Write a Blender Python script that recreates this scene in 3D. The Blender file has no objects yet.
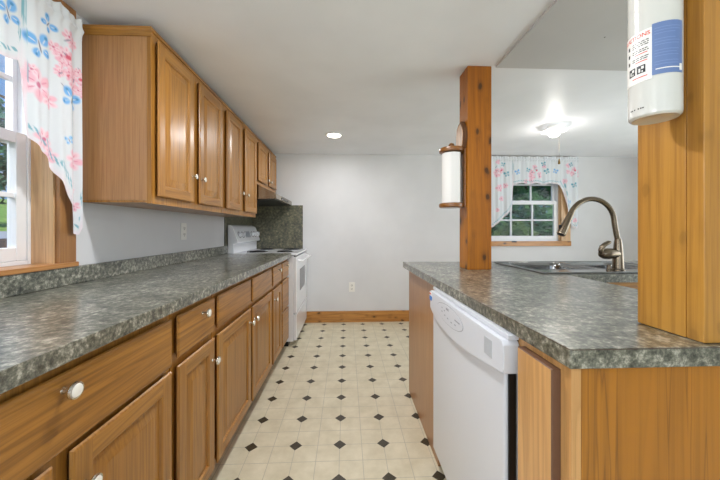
import bpy, bmesh, math, random
import numpy as np
from mathutils import Vector, Matrix
PI = math.pi
SC = bpy.context.scene
COL = SC.collection

# ------------------------------------------------------------------ camera, world, sun, exposure
EYE = 1.12
cam_d = bpy.data.cameras.new('camera'); cam = bpy.data.objects.new('camera', cam_d); COL.objects.link(cam)
cam.location = (0, 0, EYE)
cam.rotation_euler = (PI/2, 0, -0.0438)
cam_d.sensor_width = 36; cam_d.sensor_fit = 'HORIZONTAL'
cam_d.lens = 309.5/720*36
cam_d.shift_y = -10.3/720
cam_d.clip_start = 0.02; cam_d.clip_end = 300
SC.camera = cam

w = bpy.data.worlds.new('sky'); SC.world = w; w.use_nodes = True
nt = w.node_tree; nt.nodes.clear()
wo = nt.nodes.new('ShaderNodeOutputWorld'); bg = nt.nodes.new('ShaderNodeBackground')
tc = nt.nodes.new('ShaderNodeTexCoord'); sx = nt.nodes.new('ShaderNodeSeparateXYZ')
rp = nt.nodes.new('ShaderNodeValToRGB'); nz = nt.nodes.new('ShaderNodeTexNoise')
rc = nt.nodes.new('ShaderNodeValToRGB'); mx = nt.nodes.new('ShaderNodeMix'); mx.data_type = 'RGBA'
nt.links.new(tc.outputs['Generated'], sx.inputs[0]); nt.links.new(sx.outputs[2], rp.inputs[0])
rp.color_ramp.elements[0].position = 0.0; rp.color_ramp.elements[0].color = (.34, .58, .92, 1)
rp.color_ramp.elements[1].position = .55; rp.color_ramp.elements[1].color = (.13, .36, .85, 1)
nz.inputs['Scale'].default_value = 5.5; nz.inputs['Detail'].default_value = 6
nt.links.new(tc.outputs['Generated'], nz.inputs['Vector']); nt.links.new(nz.outputs[0], rc.inputs[0])
rc.color_ramp.elements[0].position = .60; rc.color_ramp.elements[1].position = .72
nt.links.new(rc.outputs[0], mx.inputs[0]); nt.links.new(rp.outputs[0], mx.inputs[6]); mx.inputs[7].default_value = (1, 1, 1, 1)
nt.links.new(mx.outputs[2], bg.inputs[0]); bg.inputs[1].default_value = .95
nt.links.new(bg.outputs[0], wo.inputs[0])

sd = bpy.data.lights.new('sun', 'SUN'); sd.energy = 4.6; sd.angle = .01; sd.color = (1, .95, .86)
sun = bpy.data.objects.new('sun', sd); COL.objects.link(sun)
sun.rotation_euler = Vector((-.25, .75, -1.0)).to_track_quat('-Z', 'Y').to_euler()

def area_light(name, loc, direction, sx_, sy_, power, color=(1, 1, 1)):
    d = bpy.data.lights.new(name, 'AREA'); d.shape = 'RECTANGLE'; d.size = sx_; d.size_y = sy_; d.energy = power; d.color = color
    o = bpy.data.objects.new(name, d); COL.objects.link(o); o.location = loc
    o.rotation_euler = Vector(direction).to_track_quat('-Z', 'Y').to_euler()
    return o
# daylight through the window over the worktop; the other lights are added fill
area_light('fill_window_wall_rear', (-1.24, -1.05, 1.45), (1, .55, .1), 1.0, 1.0, 30, (.94, .97, 1))  # added fill from behind the view, no known window there
area_light('daylight_sink_side_window', (-1.95, .72, 2.0), (1, 0, -.95), 1.2, .9, 34, (.93, .97, 1))
area_light('fill_right_side', (3.70, 1.15, 1.12), (-1, 0, .5), 2.3, 1.9, 70, (.90, .95, 1))  # added fill at an unseen, made-up opening in the right wall
area_light('fill_behind_camera', (.6, -1.90, 1.35), (0, 1, 1.5), 2.4, 1.3, 36, (.88, .94, 1))  # added fill aimed upward from behind the camera, not a known window

vs = SC.view_settings
SC.display_settings.display_device = 'sRGB'
vs.view_transform = 'Standard'; vs.look = 'None'; vs.gamma = 1; vs.use_curve_mapping = False
vs.exposure = -0.2
SC.cycles.use_denoising = True
SC.cycles.max_bounces = 10; SC.cycles.diffuse_bounces = 6; SC.cycles.transparent_max_bounces = 12
SC.cycles.sample_clamp_indirect = 6
SC.cycles.caustics_reflective = False; SC.cycles.caustics_refractive = False

# ------------------------------------------------------------------ materials
def lin(c):
    return tuple(((v/255)/12.92 if v/255 <= .04045 else ((v/255+.055)/1.055)**2.4) for v in c) + (1,)

def newmat(name):
    m = bpy.data.materials.new(name); m.use_nodes = True
    n = m.node_tree.nodes; b = n['Principled BSDF']
    return m, m.node_tree, b

def plain(name, rgb, rough=.5, metal=0, spec=.5, emit=0, coat=0):
    m, t, b = newmat(name)
    b.inputs['Base Color'].default_value = lin(rgb); b.inputs['Roughness'].default_value = rough
    b.inputs['Metallic'].default_value = metal; b.inputs['Specular IOR Level'].default_value = spec
    b.inputs['Coat Weight'].default_value = coat
    if emit:
        b.inputs['Emission Color'].default_value = lin(rgb); b.inputs['Emission Strength'].default_value = emit
    return m

def N(t, kind, **kw):
    n = t.nodes.new(kind)
    for k, v in kw.items():
        if k in n.inputs: n.inputs[k].default_value = v
        else: setattr(n, k, v)
    return n

def ramp(t, fac, stops):
    r = N(t, 'ShaderNodeValToRGB'); e = r.color_ramp.elements
    while len(e) < len(stops): e.new(.5)
    for i, (p, c) in enumerate(stops):
        e[i].position = p; e[i].color = c if len(c) == 4 else lin(c)
    t.links.new(fac, r.inputs[0]); return r.outputs[0]

def mixc(t, fac, a, b, mode='MIX'):
    m = N(t, 'ShaderNodeMix', data_type='RGBA', blend_type=mode)
    for s, v in ((0, fac), (6, a), (7, b)):
        if hasattr(v, 'links'): t.links.new(v, m.inputs[s])
        else: m.inputs[s].default_value = v
    return m.outputs[2]

def math_(t, op, a, b=None, c=None):
    m = N(t, 'ShaderNodeMath', operation=op)
    for i, v in enumerate((a, b, c)):
        if v is None: continue
        if hasattr(v, 'links'): t.links.new(v, m.inputs[i])
        else: m.inputs[i].default_value = v
    return m.outputs[0]

def coords(t, scale, rnd=True):
    tcn = N(t, 'ShaderNodeTexCoord'); v = tcn.outputs['Object']
    if rnd:
        oi = N(t, 'ShaderNodeObjectInfo'); mu = N(t, 'ShaderNodeVectorMath', operation='SCALE'); mu.inputs[0].default_value = (7.3, 11.9, 5.1)
        t.links.new(oi.outputs['Random'], mu.inputs['Scale'])
        ad = N(t, 'ShaderNodeVectorMath', operation='ADD'); t.links.new(v, ad.inputs[0]); t.links.new(mu.outputs[0], ad.inputs[1]); v = ad.outputs[0]
    mp = N(t, 'ShaderNodeMapping'); mp.inputs['Scale'].default_value = scale
    t.links.new(v, mp.inputs[0]); return mp.outputs[0]

def wood(name, axis, dark, mid, light, rough=.36, cross=1.0, pore=.5, cathedral=.5, knots=0.0, coat=.25, knotscale=5.0, lines=.3, linescale=55):
    """oak or pine with its grain along one axis"""
    m, t, b = newmat(name); i = 'XYZ'.index(axis)
    def sc(along, across): s = [across]*3; s[i] = along; return tuple(s)
    v1 = coords(t, sc(.45*cross, 7*cross))
    big = N(t, 'ShaderNodeTexNoise', Scale=1.0, Detail=3, Roughness=.55, Distortion=.6); t.links.new(v1, big.inputs['Vector'])
    # rings: a slow field wound into bands gives the cathedral figure of flat sawn boards
    rings = math_(t, 'FRACT', math_(t, 'MULTIPLY', big.outputs[0], 9.0))
    v2 = coords(t, sc(3*cross, 130*cross))
    fine = N(t, 'ShaderNodeTexNoise', Scale=1.0, Detail=5, Roughness=.6); t.links.new(v2, fine.inputs['Vector'])
    v3 = coords(t, sc(.7, 3.0)); tone = N(t, 'ShaderNodeTexNoise', Scale=1.0, Detail=1); t.links.new(v3, tone.inputs['Vector'])
    base = ramp(t, tone.outputs[0], [(.3, mid), (.7, light)])
    ringm = ramp(t, rings, [(0, (.35, .35, .35, 1)), (.12, (0, 0, 0, 1)), (.55, (0, 0, 0, 1)), (.93, (.9, .9, .9, 1)), (1, (.35, .35, .35, 1))])
    c1 = mixc(t, math_(t, 'MULTIPLY', ringm, cathedral), base, lin(dark))
    pr = ramp(t, fine.outputs[0], [(.38, (1, 1, 1, 1)), (.55, (0, 0, 0, 1))])
    c2 = mixc(t, math_(t, 'MULTIPLY', pr, pore), c1, lin(dark))
    v4 = coords(t, sc(1.1, linescale)); ln = N(t, 'ShaderNodeTexNoise', Scale=1.0, Detail=2, Roughness=.5, Distortion=.35); t.links.new(v4, ln.inputs['Vector'])
    lw = math_(t, 'ABSOLUTE', math_(t, 'SUBTRACT', ln.outputs[0], .5))
    lm = ramp(t, lw, [(0, (1, 1, 1, 1)), (.006, (.7, .7, .7, 1)), (.030, (0, 0, 0, 1))])
    c2 = mixc(t, math_(t, 'MULTIPLY', lm, lines), c2, lin(dark))
    if knots:
        vk = coords(t, sc(knotscale*.55, knotscale)); wp = N(t, 'ShaderNodeTexNoise', Scale=2.0); t.links.new(vk, wp.inputs['Vector'])
        vo = N(t, 'ShaderNodeTexVoronoi', Scale=1.0); 
        va = N(t, 'ShaderNodeVectorMath', operation='ADD'); t.links.new(vk, va.inputs[0])
        vsn = N(t, 'ShaderNodeVectorMath', operation='SCALE'); vsn.inputs['Scale'].default_value = .25; t.links.new(wp.outputs['Color'], vsn.inputs[0]); t.links.new(vsn.outputs[0], va.inputs[1])
        t.links.new(va.outputs[0], vo.inputs['Vector'])
        kn = ramp(t, vo.outputs['Distance'], [(.0, (1, 1, 1, 1)), (.13, (.9, .9, .9, 1)), (.19, (.3, .3, .3, 1)), (.36, (0, 0, 0, 1))])
        dk = tuple(int(x*.42) for x in dark)
        c2 = mixc(t, math_(t, 'MULTIPLY', kn, knots), c2, lin(dk))
    t.links.new(c2, b.inputs['Base Color'])
    b.inputs['Roughness'].default_value = rough; b.inputs['Coat Weight'].default_value = coat; b.inputs['Coat Roughness'].default_value = .25
    bp = N(t, 'ShaderNodeBump', Strength=.12, Distance=.002); t.links.new(fine.outputs[0], bp.inputs['Height']); t.links.new(bp.outputs[0], b.inputs['Normal'])
    return m

OAK = dict(dark=(104, 66, 26), mid=(162, 109, 42), light=(180, 127, 55), cathedral=.32, pore=.4)
oak_z = wood('honey_oak_upright', 'Z', **OAK)
oak_y = wood('honey_oak_lengthwise', 'Y', **{**OAK, 'cathedral': .6})
oak_x = wood('honey_oak_crosswise', 'X', **OAK)
oak_end = wood('oak_end_panel', 'Z', (100, 58, 10), (162, 101, 20), (175, 114, 28), cross=.6, cathedral=.15, pore=.25, lines=.6, linescale=34)
oak_veneer = wood('oak_cabinet_side', 'Z', (134, 92, 54), (172, 124, 78), (182, 136, 90), cathedral=.2, pore=.4)
oak_pale = wood('pale_oak_panel', 'Z', (150, 106, 54), (200, 150, 92), (212, 164, 106), cathedral=.4, pore=.3)
oak_edge = plain('dark_oak_edge', (104, 74, 56), .45)  # edge tone, darker than the door face
oak_dark = plain('stained_reveal', (92, 54, 20), .5)
pine_post = wood('amber_pine_post', 'Z', (104, 54, 2), (166, 96, 2), (184, 114, 8), rough=.5, coat=.08, cross=.8, cathedral=.3, pore=.4, knots=.9, knotscale=15)
pine_gold = wood('golden_pine_post', 'Z', (118, 72, 22), (172, 118, 44), (188, 138, 60), cross=.6, cathedral=.16, pore=.4, knots=.3, knotscale=17, lines=.15)
pine_y = wood('knotty_pine_casing', 'Z', (150, 104, 64), (208, 168, 122), (222, 186, 142), cross=.9, cathedral=.3, pore=.3, knots=.85, knotscale=12)
pine_amber = wood('amber_pine_casing', 'Z', (112, 70, 34), (152, 104, 58), (166, 118, 68), cross=.9, cathedral=.5, pore=.3, knots=.5, knotscale=8)
pine_x = wood('knotty_pine_board', 'X', (128, 76, 22), (186, 124, 56), (200, 142, 72), cross=1.1, cathedral=.5, pore=.4, knots=.9, knotscale=16)
pine_sill = wood('pine_sill', 'Y', (134, 80, 34), (186, 130, 72), (200, 146, 88), knots=.4, knotscale=7)
holder_wood = wood('stained_holder_wood', 'X', (84, 50, 18), (128, 80, 30), (146, 94, 40), rough=.3, coat=.5)
burl = wood('burl_slab_face', 'Z', (110, 70, 34), (182, 136, 84), (204, 162, 110), cross=2.5, cathedral=.8)
seam_m = plain('brown_laminate_seam', (70, 52, 42), .5)
bark = plain('dark_bark', (88, 54, 24), .8)

def laminate(name, stops, scale=38, rough=.3, ior=1.72):
    m, t, b = newmat(name)
    v = coords(t, (1, 1, 1), False)
    a = N(t, 'ShaderNodeTexNoise', Scale=scale, Detail=9, Roughness=.74, Distortion=.08); t.links.new(v, a.inputs['Vector'])
    c = N(t, 'ShaderNodeTexNoise', Scale=scale*.22, Detail=4, Roughness=.6); t.links.new(v, c.inputs['Vector'])
    f = math_(t, 'ADD', math_(t, 'MULTIPLY', a.outputs[0], .75), math_(t, 'MULTIPLY', c.outputs[0], .25))
    t.links.new(ramp(t, f, stops), b.inputs['Base Color'])
    b.inputs['Roughness'].default_value = .45; b.inputs['Coat Weight'].default_value = 1; b.inputs['Coat Roughness'].default_value = rough; b.inputs['Coat IOR'].default_value = ior
    bp = N(t, 'ShaderNodeBump', Strength=.06, Distance=.002); t.links.new(a.outputs[0], bp.inputs['Height']); t.links.new(bp.outputs[0], b.inputs['Normal'])
    return m
counter_m = laminate('grey_green_laminate', [(.38, (28, 30, 22)), (.46, (74, 76, 64)), (.53, (112, 112, 98)), (.61, (176, 173, 158))], scale=62, rough=.24)
splash_m = laminate('dark_green_laminate', [(.37, (30, 31, 20)), (.46, (68, 68, 48)), (.54, (98, 94, 70)), (.65, (150, 140, 108))], scale=36, rough=.35, ior=1.4)

def paint(name, rgb, rough=.6, bump=.15):
    m, t, b = newmat(name); v = coords(t, (1, 1, 1), False)
    a = N(t, 'ShaderNodeTexNoise', Scale=2.2, Detail=3); t.links.new(v, a.inputs['Vector'])
    d = tuple(int(x*.972) for x in rgb)
    t.links.new(ramp(t, a.outputs[0], [(.35, d), (.65, rgb)]), b.inputs['Base Color'])
    f = N(t, 'ShaderNodeTexNoise', Scale=140, Detail=2); t.links.new(v, f.inputs['Vector'])
    bp = N(t, 'ShaderNodeBump', Strength=bump, Distance=.001); t.links.new(f.outputs[0], bp.inputs['Height']); t.links.new(bp.outputs[0], b.inputs['Normal'])
    b.inputs['Roughness'].default_value = rough
    return m
wall_m = paint('off_white_wall_paint', (221, 221, 222))
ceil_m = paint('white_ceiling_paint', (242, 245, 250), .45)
panel_m = paint('grey_panel', (196, 196, 196), .7)  # even grey for the ceiling panel, darker than the ceiling paint
screw_m = plain('dark_screw_head', (40, 40, 40), .5)

def vinyl():
    m, t, b = newmat('cream_vinyl_with_brown_diamonds')
    tcn = N(t, 'ShaderNodeTexCoord'); s = N(t, 'ShaderNodeSeparateXYZ'); t.links.new(tcn.outputs['Object'], s.inputs[0])
    P = .2278
    def cell(o, off, p): # distance in metres from the closest repeat
        u = math_(t, 'ADD', math_(t, 'DIVIDE', math_(t, 'SUBTRACT', o, off), p), 100.5)
        return math_(t, 'MULTIPLY', math_(t, 'ABSOLUTE', math_(t, 'SUBTRACT', math_(t, 'FRACT', u), .5)), p)
    X0, Y0 = -.0345, 3.667
    dx, dy = cell(s.outputs[0], X0, P), cell(s.outputs[1], Y0, P)
    dia = math_(t, 'LESS_THAN', math_(t, 'ADD', dx, dy), (.0335))
    gx, gy = cell(s.outputs[0], X0, P/2), cell(s.outputs[1], Y0, P/2)
    g = math_(t, 'LESS_THAN', math_(t, 'MINIMUM', gx, gy), .0013)
    n1 = N(t, 'ShaderNodeTexNoise', Scale=9, Detail=6, Roughness=.65); t.links.new(tcn.outputs['Object'], n1.inputs['Vector'])
    cream = ramp(t, n1.outputs[0], [(.3, (200, 190, 162)), (.7, (222, 213, 188))])
    c = mixc(t, g, cream, lin((176, 170, 152)))
    n2 = N(t, 'ShaderNodeTexNoise', Scale=160, Detail=3); t.links.new(tcn.outputs['Object'], n2.inputs['Vector'])
    brown = ramp(t, n2.outputs[0], [(.35, (38, 31, 18)), (.65, (70, 60, 38))])
    c = mixc(t, dia, c, brown)
    t.links.new(c, b.inputs['Base Color']); b.inputs['Roughness'].default_value = .42
    return m
floor_m = vinyl()

def steel(name, rgb, rough, axis='X'):
    m, t, b = newmat(name)
    v = coords(t, tuple(4 if a == axis else 260 for a in 'XYZ'), False)
    a = N(t, 'ShaderNodeTexNoise', Scale=1, Detail=3); t.links.new(v, a.inputs['Vector'])
    r = ramp(t, a.outputs[0], [(.3, (rough*.8,)*3+(1,)), (.7, (rough*1.25,)*3+(1,))])
    t.links.new(r, b.inputs['Roughness'])
    b.inputs['Base Color'].default_value = lin(rgb); b.inputs['Metallic'].default_value = 1
    return m
sink_steel = steel('satin_sink_steel', (140, 141, 141), .22)
hood_steel = steel('brushed_hood_steel', (150, 138, 120), .2, 'Y')
nickel = plain('warm_brushed_nickel', (124, 112, 96), .26, 1)
chrome = plain('polished_chrome', (205, 205, 205), .12, 1)
knob_metal = plain('knob_nickel_rim', (214, 208, 194), .22, 1)
ceramic = plain('knob_white_ceramic', (240, 236, 226), .2, coat=.5)
brass = plain('brass', (150, 118, 60), .35, 1)
chain_m = plain('dull_bead_chain', (120, 108, 88), .5, 1)
enamel = plain('white_enamel', (236, 237, 240), .22, coat=.4)
dw_white = plain('white_appliance_plastic', (208, 211, 217), .28, coat=.2)
dw_side = plain('grey_door_edge', (150, 150, 150), .5)
print_grey = plain('grey_printing', (150, 154, 160), .5)
black = plain('black_plastic', (16, 16, 17), .4)
black_glass = plain('dark_oven_glass', (58, 60, 62), .08)
coil_m = plain('black_burner_coil', (26, 25, 25), .5)
white_trim = plain('white_window_vinyl', (234, 235, 237), .35)
light_trim = plain('white_light_trim', (240, 240, 238), .4)
plate_m = plain('white_outlet_plate', (236, 234, 228), .35)
slot_m = plain('outlet_slot_grey', (96, 94, 92), .5)
paper_m = plain('white_paper_towel', (226, 225, 222), .9)
card_m = plain('cardboard', (170, 140, 100), .9)
ext_white = plain('glossy_white_cylinder', (208, 208, 203), .18, coat=.4)
label_white = plain('white_label', (236, 234, 230), .35)
label_blue = plain('blue_label', (100, 124, 172), .35)
label_lightblue = plain('pale_blue_print', (120, 144, 190), .4)
label_red = plain('red_print', (214, 74, 60), .4)
label_black = plain('black_print', (34, 34, 38), .4)
label_cyan = plain('bright_blue_sticker', (40, 116, 196), .4)
lamp_lens = plain('lit_lens', (255, 246, 232), .4, emit=14)
lamp_globe = plain('lit_globe', (255, 248, 240), .4, emit=4.5)
frosted = plain('lit_frosted_shade', (246, 244, 240), .35, emit=.7)

def glass():
    m, t, b = newmat('window_glass'); t.nodes.remove(b)
    out = t.nodes['Material Output']
    tr = N(t, 'ShaderNodeBsdfTransparent'); gl = N(t, 'ShaderNodeBsdfGlossy'); gl.inputs['Roughness'].default_value = .02
    fr = N(t, 'ShaderNodeFresnel'); fr.inputs['IOR'].default_value = 1.45
    mi = N(t, 'ShaderNodeMixShader'); t.links.new(math_(t, 'MULTIPLY', fr.outputs[0], .18), mi.inputs[0]); t.links.new(tr.outputs[0], mi.inputs[1]); t.links.new(gl.outputs[0], mi.inputs[2])
    t.links.new(mi.outputs[0], out.inputs[0]); return m
glass_m = glass()

def cloth():
    m, t, b = newmat('printed_sheer_cotton')
    at = N(t, 'ShaderNodeAttribute'); at.attribute_name = 'print'
    t.links.new(at.outputs['Color'], b.inputs['Base Color']); b.inputs['Roughness'].default_value = .85; b.inputs['Specular IOR Level'].default_value = .15
    tl = N(t, 'ShaderNodeBsdfTranslucent'); t.links.new(at.outputs['Color'], tl.inputs[0])
    mi = N(t, 'ShaderNodeMixShader'); mi.inputs[0].default_value = .05
    t.links.new(b.outputs[0], mi.inputs[1]); t.links.new(tl.outputs[0], mi.inputs[2]); t.links.new(mi.outputs[0], t.nodes['Material Output'].inputs[0])
    return m
cloth_m = cloth()

def leafmat(name, a, bcol):
    m, t, b = newmat(name); v = coords(t, (1, 1, 1), False)
    n = N(t, 'ShaderNodeTexNoise', Scale=3.0, Detail=4); t.links.new(v, n.inputs['Vector'])
    c = ramp(t, n.outputs[0], [(.35, a), (.65, bcol)]); t.links.new(c, b.inputs['Base Color']); b.inputs['Roughness'].default_value = .6
    tl = N(t, 'ShaderNodeBsdfTranslucent'); t.links.new(c, tl.inputs[0])
    mi = N(t, 'ShaderNodeMixShader'); mi.inputs[0].default_value = .3
    t.links.new(b.outputs[0], mi.inputs[1]); t.links.new(tl.outputs[0], mi.inputs[2]); t.links.new(mi.outputs[0], t.nodes['Material Output'].inputs[0])
    return m
leaf_dark = leafmat('deep_green_leaves', (34, 82, 48), (92, 146, 80))
leaf_mid = leafmat('olive_green_leaves', (58, 88, 40), (112, 134, 66))
leaf_blue = leafmat('blue_green_leaves', (26, 78, 66), (76, 138, 110))
trunk_m = plain('tree_bark', (74, 62, 50), .9)

def lawn_mat():
    m, t, b = newmat('lawn_road_and_mulch')
    tcn = N(t, 'ShaderNodeTexCoord'); s = N(t, 'ShaderNodeSeparateXYZ'); t.links.new(tcn.outputs['Object'], s.inputs[0])
    n = N(t, 'ShaderNodeTexNoise', Scale=6, Detail=6); t.links.new(tcn.outputs['Object'], n.inputs['Vector'])
    gr = ramp(t, n.outputs[0], [(.3, (92, 136, 56)), (.7, (150, 186, 92))])
    mu = ramp(t, n.outputs[0], [(.3, (48, 42, 38)), (.7, (96, 84, 72))])
    road = math_(t, 'MULTIPLY', math_(t, 'LESS_THAN', s.outputs[0], -6.6), math_(t, 'GREATER_THAN', s.outputs[0], -8.6))
    mul = math_(t, 'MULTIPLY', math_(t, 'LESS_THAN', s.outputs[0], -2.0), math_(t, 'GREATER_THAN', s.outputs[0], -6.6))
    c = mixc(t, road, gr, lin((170, 178, 188))); c = mixc(t, mul, c, mu)
    t.links.new(c, b.inputs['Base Color']); b.inputs['Roughness'].default_value = .9
    return m
lawn_m = lawn_mat()

# ------------------------------------------------------------------ mesh helpers
BASE = {}
SHEAR = None
class MB:
    def __init__(s): s.v = []; s.f = []; s.m = []
    def add(s, verts, faces, mat=0):
        k = len(s.v); s.v += [tuple(p) for p in verts]
        for i, f in enumerate(faces):
            s.f.append(tuple(k+j for j in f)); s.m.append(mat if isinstance(mat, int) else mat[i])
        return s
    def bm(s, bm, mat=0):
        bm.verts.index_update()
        s.add([v.co[:] for v in bm.verts], [[v.index for v in f.verts] for f in bm.faces], mat); bm.free(); return s
    def box(s, x0, x1, y0, y1, z0, z1, mat=0, bev=0, seg=2):
        b = bmesh.new(); bmesh.ops.create_cube(b, size=1)
        for v in b.verts: v.co = Vector(((x0+x1)/2+v.co.x*(x1-x0), (y0+y1)/2+v.co.y*(y1-y0), (z0+z1)/2+v.co.z*(z1-z0)))
        if bev: bmesh.ops.bevel(b, geom=b.edges[:], offset=bev, segments=seg, affect='EDGES', profile=.5)
        return s.bm(b, mat)
    def rings(s, rings, mat=0, cap0=True, cap1=True, closed=True):
        n = len(rings[0]); V = [p for r in rings for p in r]; F = []
        for i in range(len(rings)-1):
            for j in range(n if closed else n-1):
                F.append((i*n+j, i*n+(j+1) % n, (i+1)*n+(j+1) % n, (i+1)*n+j))
        if cap0: F.append(tuple(range(n-1, -1, -1)))
        if cap1: F.append(tuple((len(rings)-1)*n+j for j in range(n)))
        return s.add(V, F, mat)
    def lathe(s, c, axis, prof, seg=24, mat=0, cap0=True, cap1=True):
        a = Vector(axis).normalized(); u = a.orthogonal().normalized(); w_ = a.cross(u); c = Vector(c)
        R = [[c + a*h + (u*math.cos(2*PI*k/seg) + w_*math.sin(2*PI*k/seg))*max(r, 1e-5) for k in range(seg)] for r, h in prof]
        return s.rings(R, mat, cap0, cap1)
    def tube(s, pts, rad, seg=12, mat=0, scale=None):
        pts = [Vector(p) for p in pts]; n = len(pts); rad = rad if isinstance(rad, (list, tuple)) else [rad]*n
        R = []; up = None
        for i, p in enumerate(pts):
            d = (pts[min(i+1, n-1)]-pts[max(i-1, 0)]).normalized()
            if up is None: up = d.orthogonal().normalized()
            up = (up - d*up.dot(d)).normalized(); w_ = d.cross(up)
            R.append([p+(up*math.cos(2*PI*k/seg)+w_*math.sin(2*PI*k/seg))*rad[i] for k in range(seg)])
        return s.rings(R, mat)
    def prism(s, poly, axis, d0, d1, mat=0, bev=0):
        """poly: outline in the two other axes, in XYZ order"""
        i = 'XYZ'.index(axis)
        def P(p, d): q = list(p); q.insert(i, d); return q
        b = bmesh.new(); vs0 = [b.verts.new(P(p, d0)) for p in poly]; f = b.faces.new(vs0)
        r = bmesh.ops.extrude_face_region(b, geom=[f])
        for g in r['geom']:
            if isinstance(g, bmesh.types.BMVert): g.co[i] = d1
        bmesh.ops.recalc_face_normals(b, faces=b.faces[:])
        if bev:
            ed = [e for e in b.edges if len(e.link_faces) == 2 and e.calc_face_angle() > .6]
            bmesh.ops.bevel(b, geom=ed, offset=bev, segments=2, affect='EDGES', profile=.5)
        return s.bm(b, mat)
    def cells(s, axis, us, vs_, mask, d0, d1, mat=0):
        """a slab of grid cells across one axis, holes where mask(iu, iv) is false"""
        i = 'XYZ'.index(axis)
        def P(u, v, d): q = [u, v]; q.insert(i, d); return tuple(q)
        on = lambda a, b: 0 <= a < len(us)-1 and 0 <= b < len(vs_)-1 and mask(a, b)
        for a in range(len(us)-1):
            for b in range(len(vs_)-1):
                if not on(a, b): continue
                u0, u1, v0, v1 = us[a], us[a+1], vs_[b], vs_[b+1]
                for d in (d0, d1): s.add([P(u0, v0, d), P(u1, v0, d), P(u1, v1, d), P(u0, v1, d)], [(0, 1, 2, 3)], mat)
                for (aa, bb, p, q) in ((a-1, b, (u0, v0), (u0, v1)), (a+1, b, (u1, v0), (u1, v1)), (a, b-1, (u0, v0), (u1, v0)), (a, b+1, (u0, v1), (u1, v1))):
                    if not on(aa, bb): s.add([P(*p, d0), P(*q, d0), P(*q, d1), P(*p, d1)], [(0, 1, 2, 3)], mat)
        return s
    def build(s, name, mats, parent=None, weld=False, bevel=0, sharp=32):
        base = BASE.get(parent.name, Vector()) if parent else Vector(getattr(s, 'base', (0, 0, 0)))
        if SHEAR: s.v = [SHEAR(p) for p in s.v]
        me = bpy.data.meshes.new(name)
        me.from_pydata([(x-base.x, y-base.y, z-base.z) for x, y, z in s.v], [], s.f)
        mats = mats if isinstance(mats, (list, tuple)) else [mats]
        for m in mats: me.materials.append(m)
        me.polygons.foreach_set('material_index', s.m)
        b = bmesh.new(); b.from_mesh(me)
        if weld: bmesh.ops.remove_doubles(b, verts=b.verts[:], dist=1e-5)
        bmesh.ops.recalc_face_normals(b, faces=b.faces[:]); b.to_mesh(me); b.free()
        me.polygons.foreach_set('use_smooth', [True]*len(me.polygons)); me.set_sharp_from_angle(angle=math.radians(sharp))
        o = bpy.data.objects.new(name, me); COL.objects.link(o)
        if parent: o.parent = parent
        else: o.location = base
        BASE[o.name] = base
        if bevel:
            md = o.modifiers.new('edge', 'BEVEL'); md.width = bevel; md.segments = 2; md.limit_method = 'ANGLE'; md.angle_limit = .6
        wn = o.modifiers.new('normals', 'WEIGHTED_NORMAL'); wn.keep_sharp = True; wn.weight = 80
        return o

def tag(o, label=None, cat=None, group=None, kind=None):
    if label: o['label'] = label
    if cat: o['category'] = cat
    if group: o['group'] = group
    if kind: o['kind'] = kind
    return o
def thing(name, label, cat, loc, group=None):
    o = bpy.data.objects.new(name, None); COL.objects.link(o); o.location = loc; o.empty_display_size = .05
    BASE[o.name] = Vector(loc); return tag(o, label, cat, group)
def structure(name, loc=(0, 0, 0)):
    o = bpy.data.objects.new(name, None); COL.objects.link(o); o.location = loc; BASE[o.name] = Vector(loc)
    o['kind'] = 'structure'; return o
def struct(name, mb, m, **k): o = mb.build(name, m, **k); o['kind'] = 'structure'; return o

class Face:
    """a cabinet front: u runs along it, v up, n out of it"""
    def __init__(s, o, u, n): s.o = Vector(o); s.u = Vector(u); s.n = Vector(n); s.v = Vector((0, 0, 1))
    def p(s, u, v, n): return s.o + s.u*u + s.v*v + s.n*n

def knob(face, u, v, n0, parent, size=1.0):
    b = MB(); c = face.p(u, v, n0)
    b.lathe(c, face.n, [(.007*size, 0), (.0055*size, .004), (.0055*size, .014*size), (.010*size, .017*size), (.0165*size, .020*size), (.0175*size, .023*size), (.0165*size, .0265*size), (.0135*size, .0272*size)], 24, 0, cap1=False)
    b.lathe(c, face.n, [(.0135*size, .0268*size), (.012*size, .0285*size), (.006*size, .0296*size), (0, .0298*size)], 24, 1, cap0=False)
    return b.build('knob', [knob_metal, ceramic], parent)

def raised_door(name, face, u0, u1, v0, v1, parent, mv, mh, n0=0, t=.02, sw=.052, part='door'):
    b = MB(); P = face.p
    def ring(ins, n): return [P(u0+ins, v0+ins, n0+n), P(u1-ins, v0+ins, n0+n), P(u1-ins, v1-ins, n0+n), P(u0+ins, v1-ins, n0+n)]
    b.rings([ring(.015, 0), ring(.002, t-.008), ring(.0005, t-.006), ring(.0035, t-.002), ring(.008, t)], 0, True, False)
    e = .008
    def q(a0, a1, b0, b1, m): b.add([P(a0, b0, n0+t), P(a1, b0, n0+t), P(a1, b1, n0+t), P(a0, b1, n0+t)], [(0, 1, 2, 3)], m)
    q(u0+e, u0+sw, v0+e, v1-e, 0); q(u1-sw, u1-e, v0+e, v1-e, 0)
    q(u0+sw, u1-sw, v0+e, v0+sw, 1); q(u0+sw, u1-sw, v1-sw, v1-e, 1)
    b.rings([ring(sw, t), ring(sw+.004, t-.003), ring(sw+.007, t-.009), ring(sw+.012, t-.0095), ring(sw+.04, t-.003), ring(sw+.044, t-.0015)], 0, False, True)
    return b.build(part, [mv, mh], parent, sharp=20)

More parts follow.
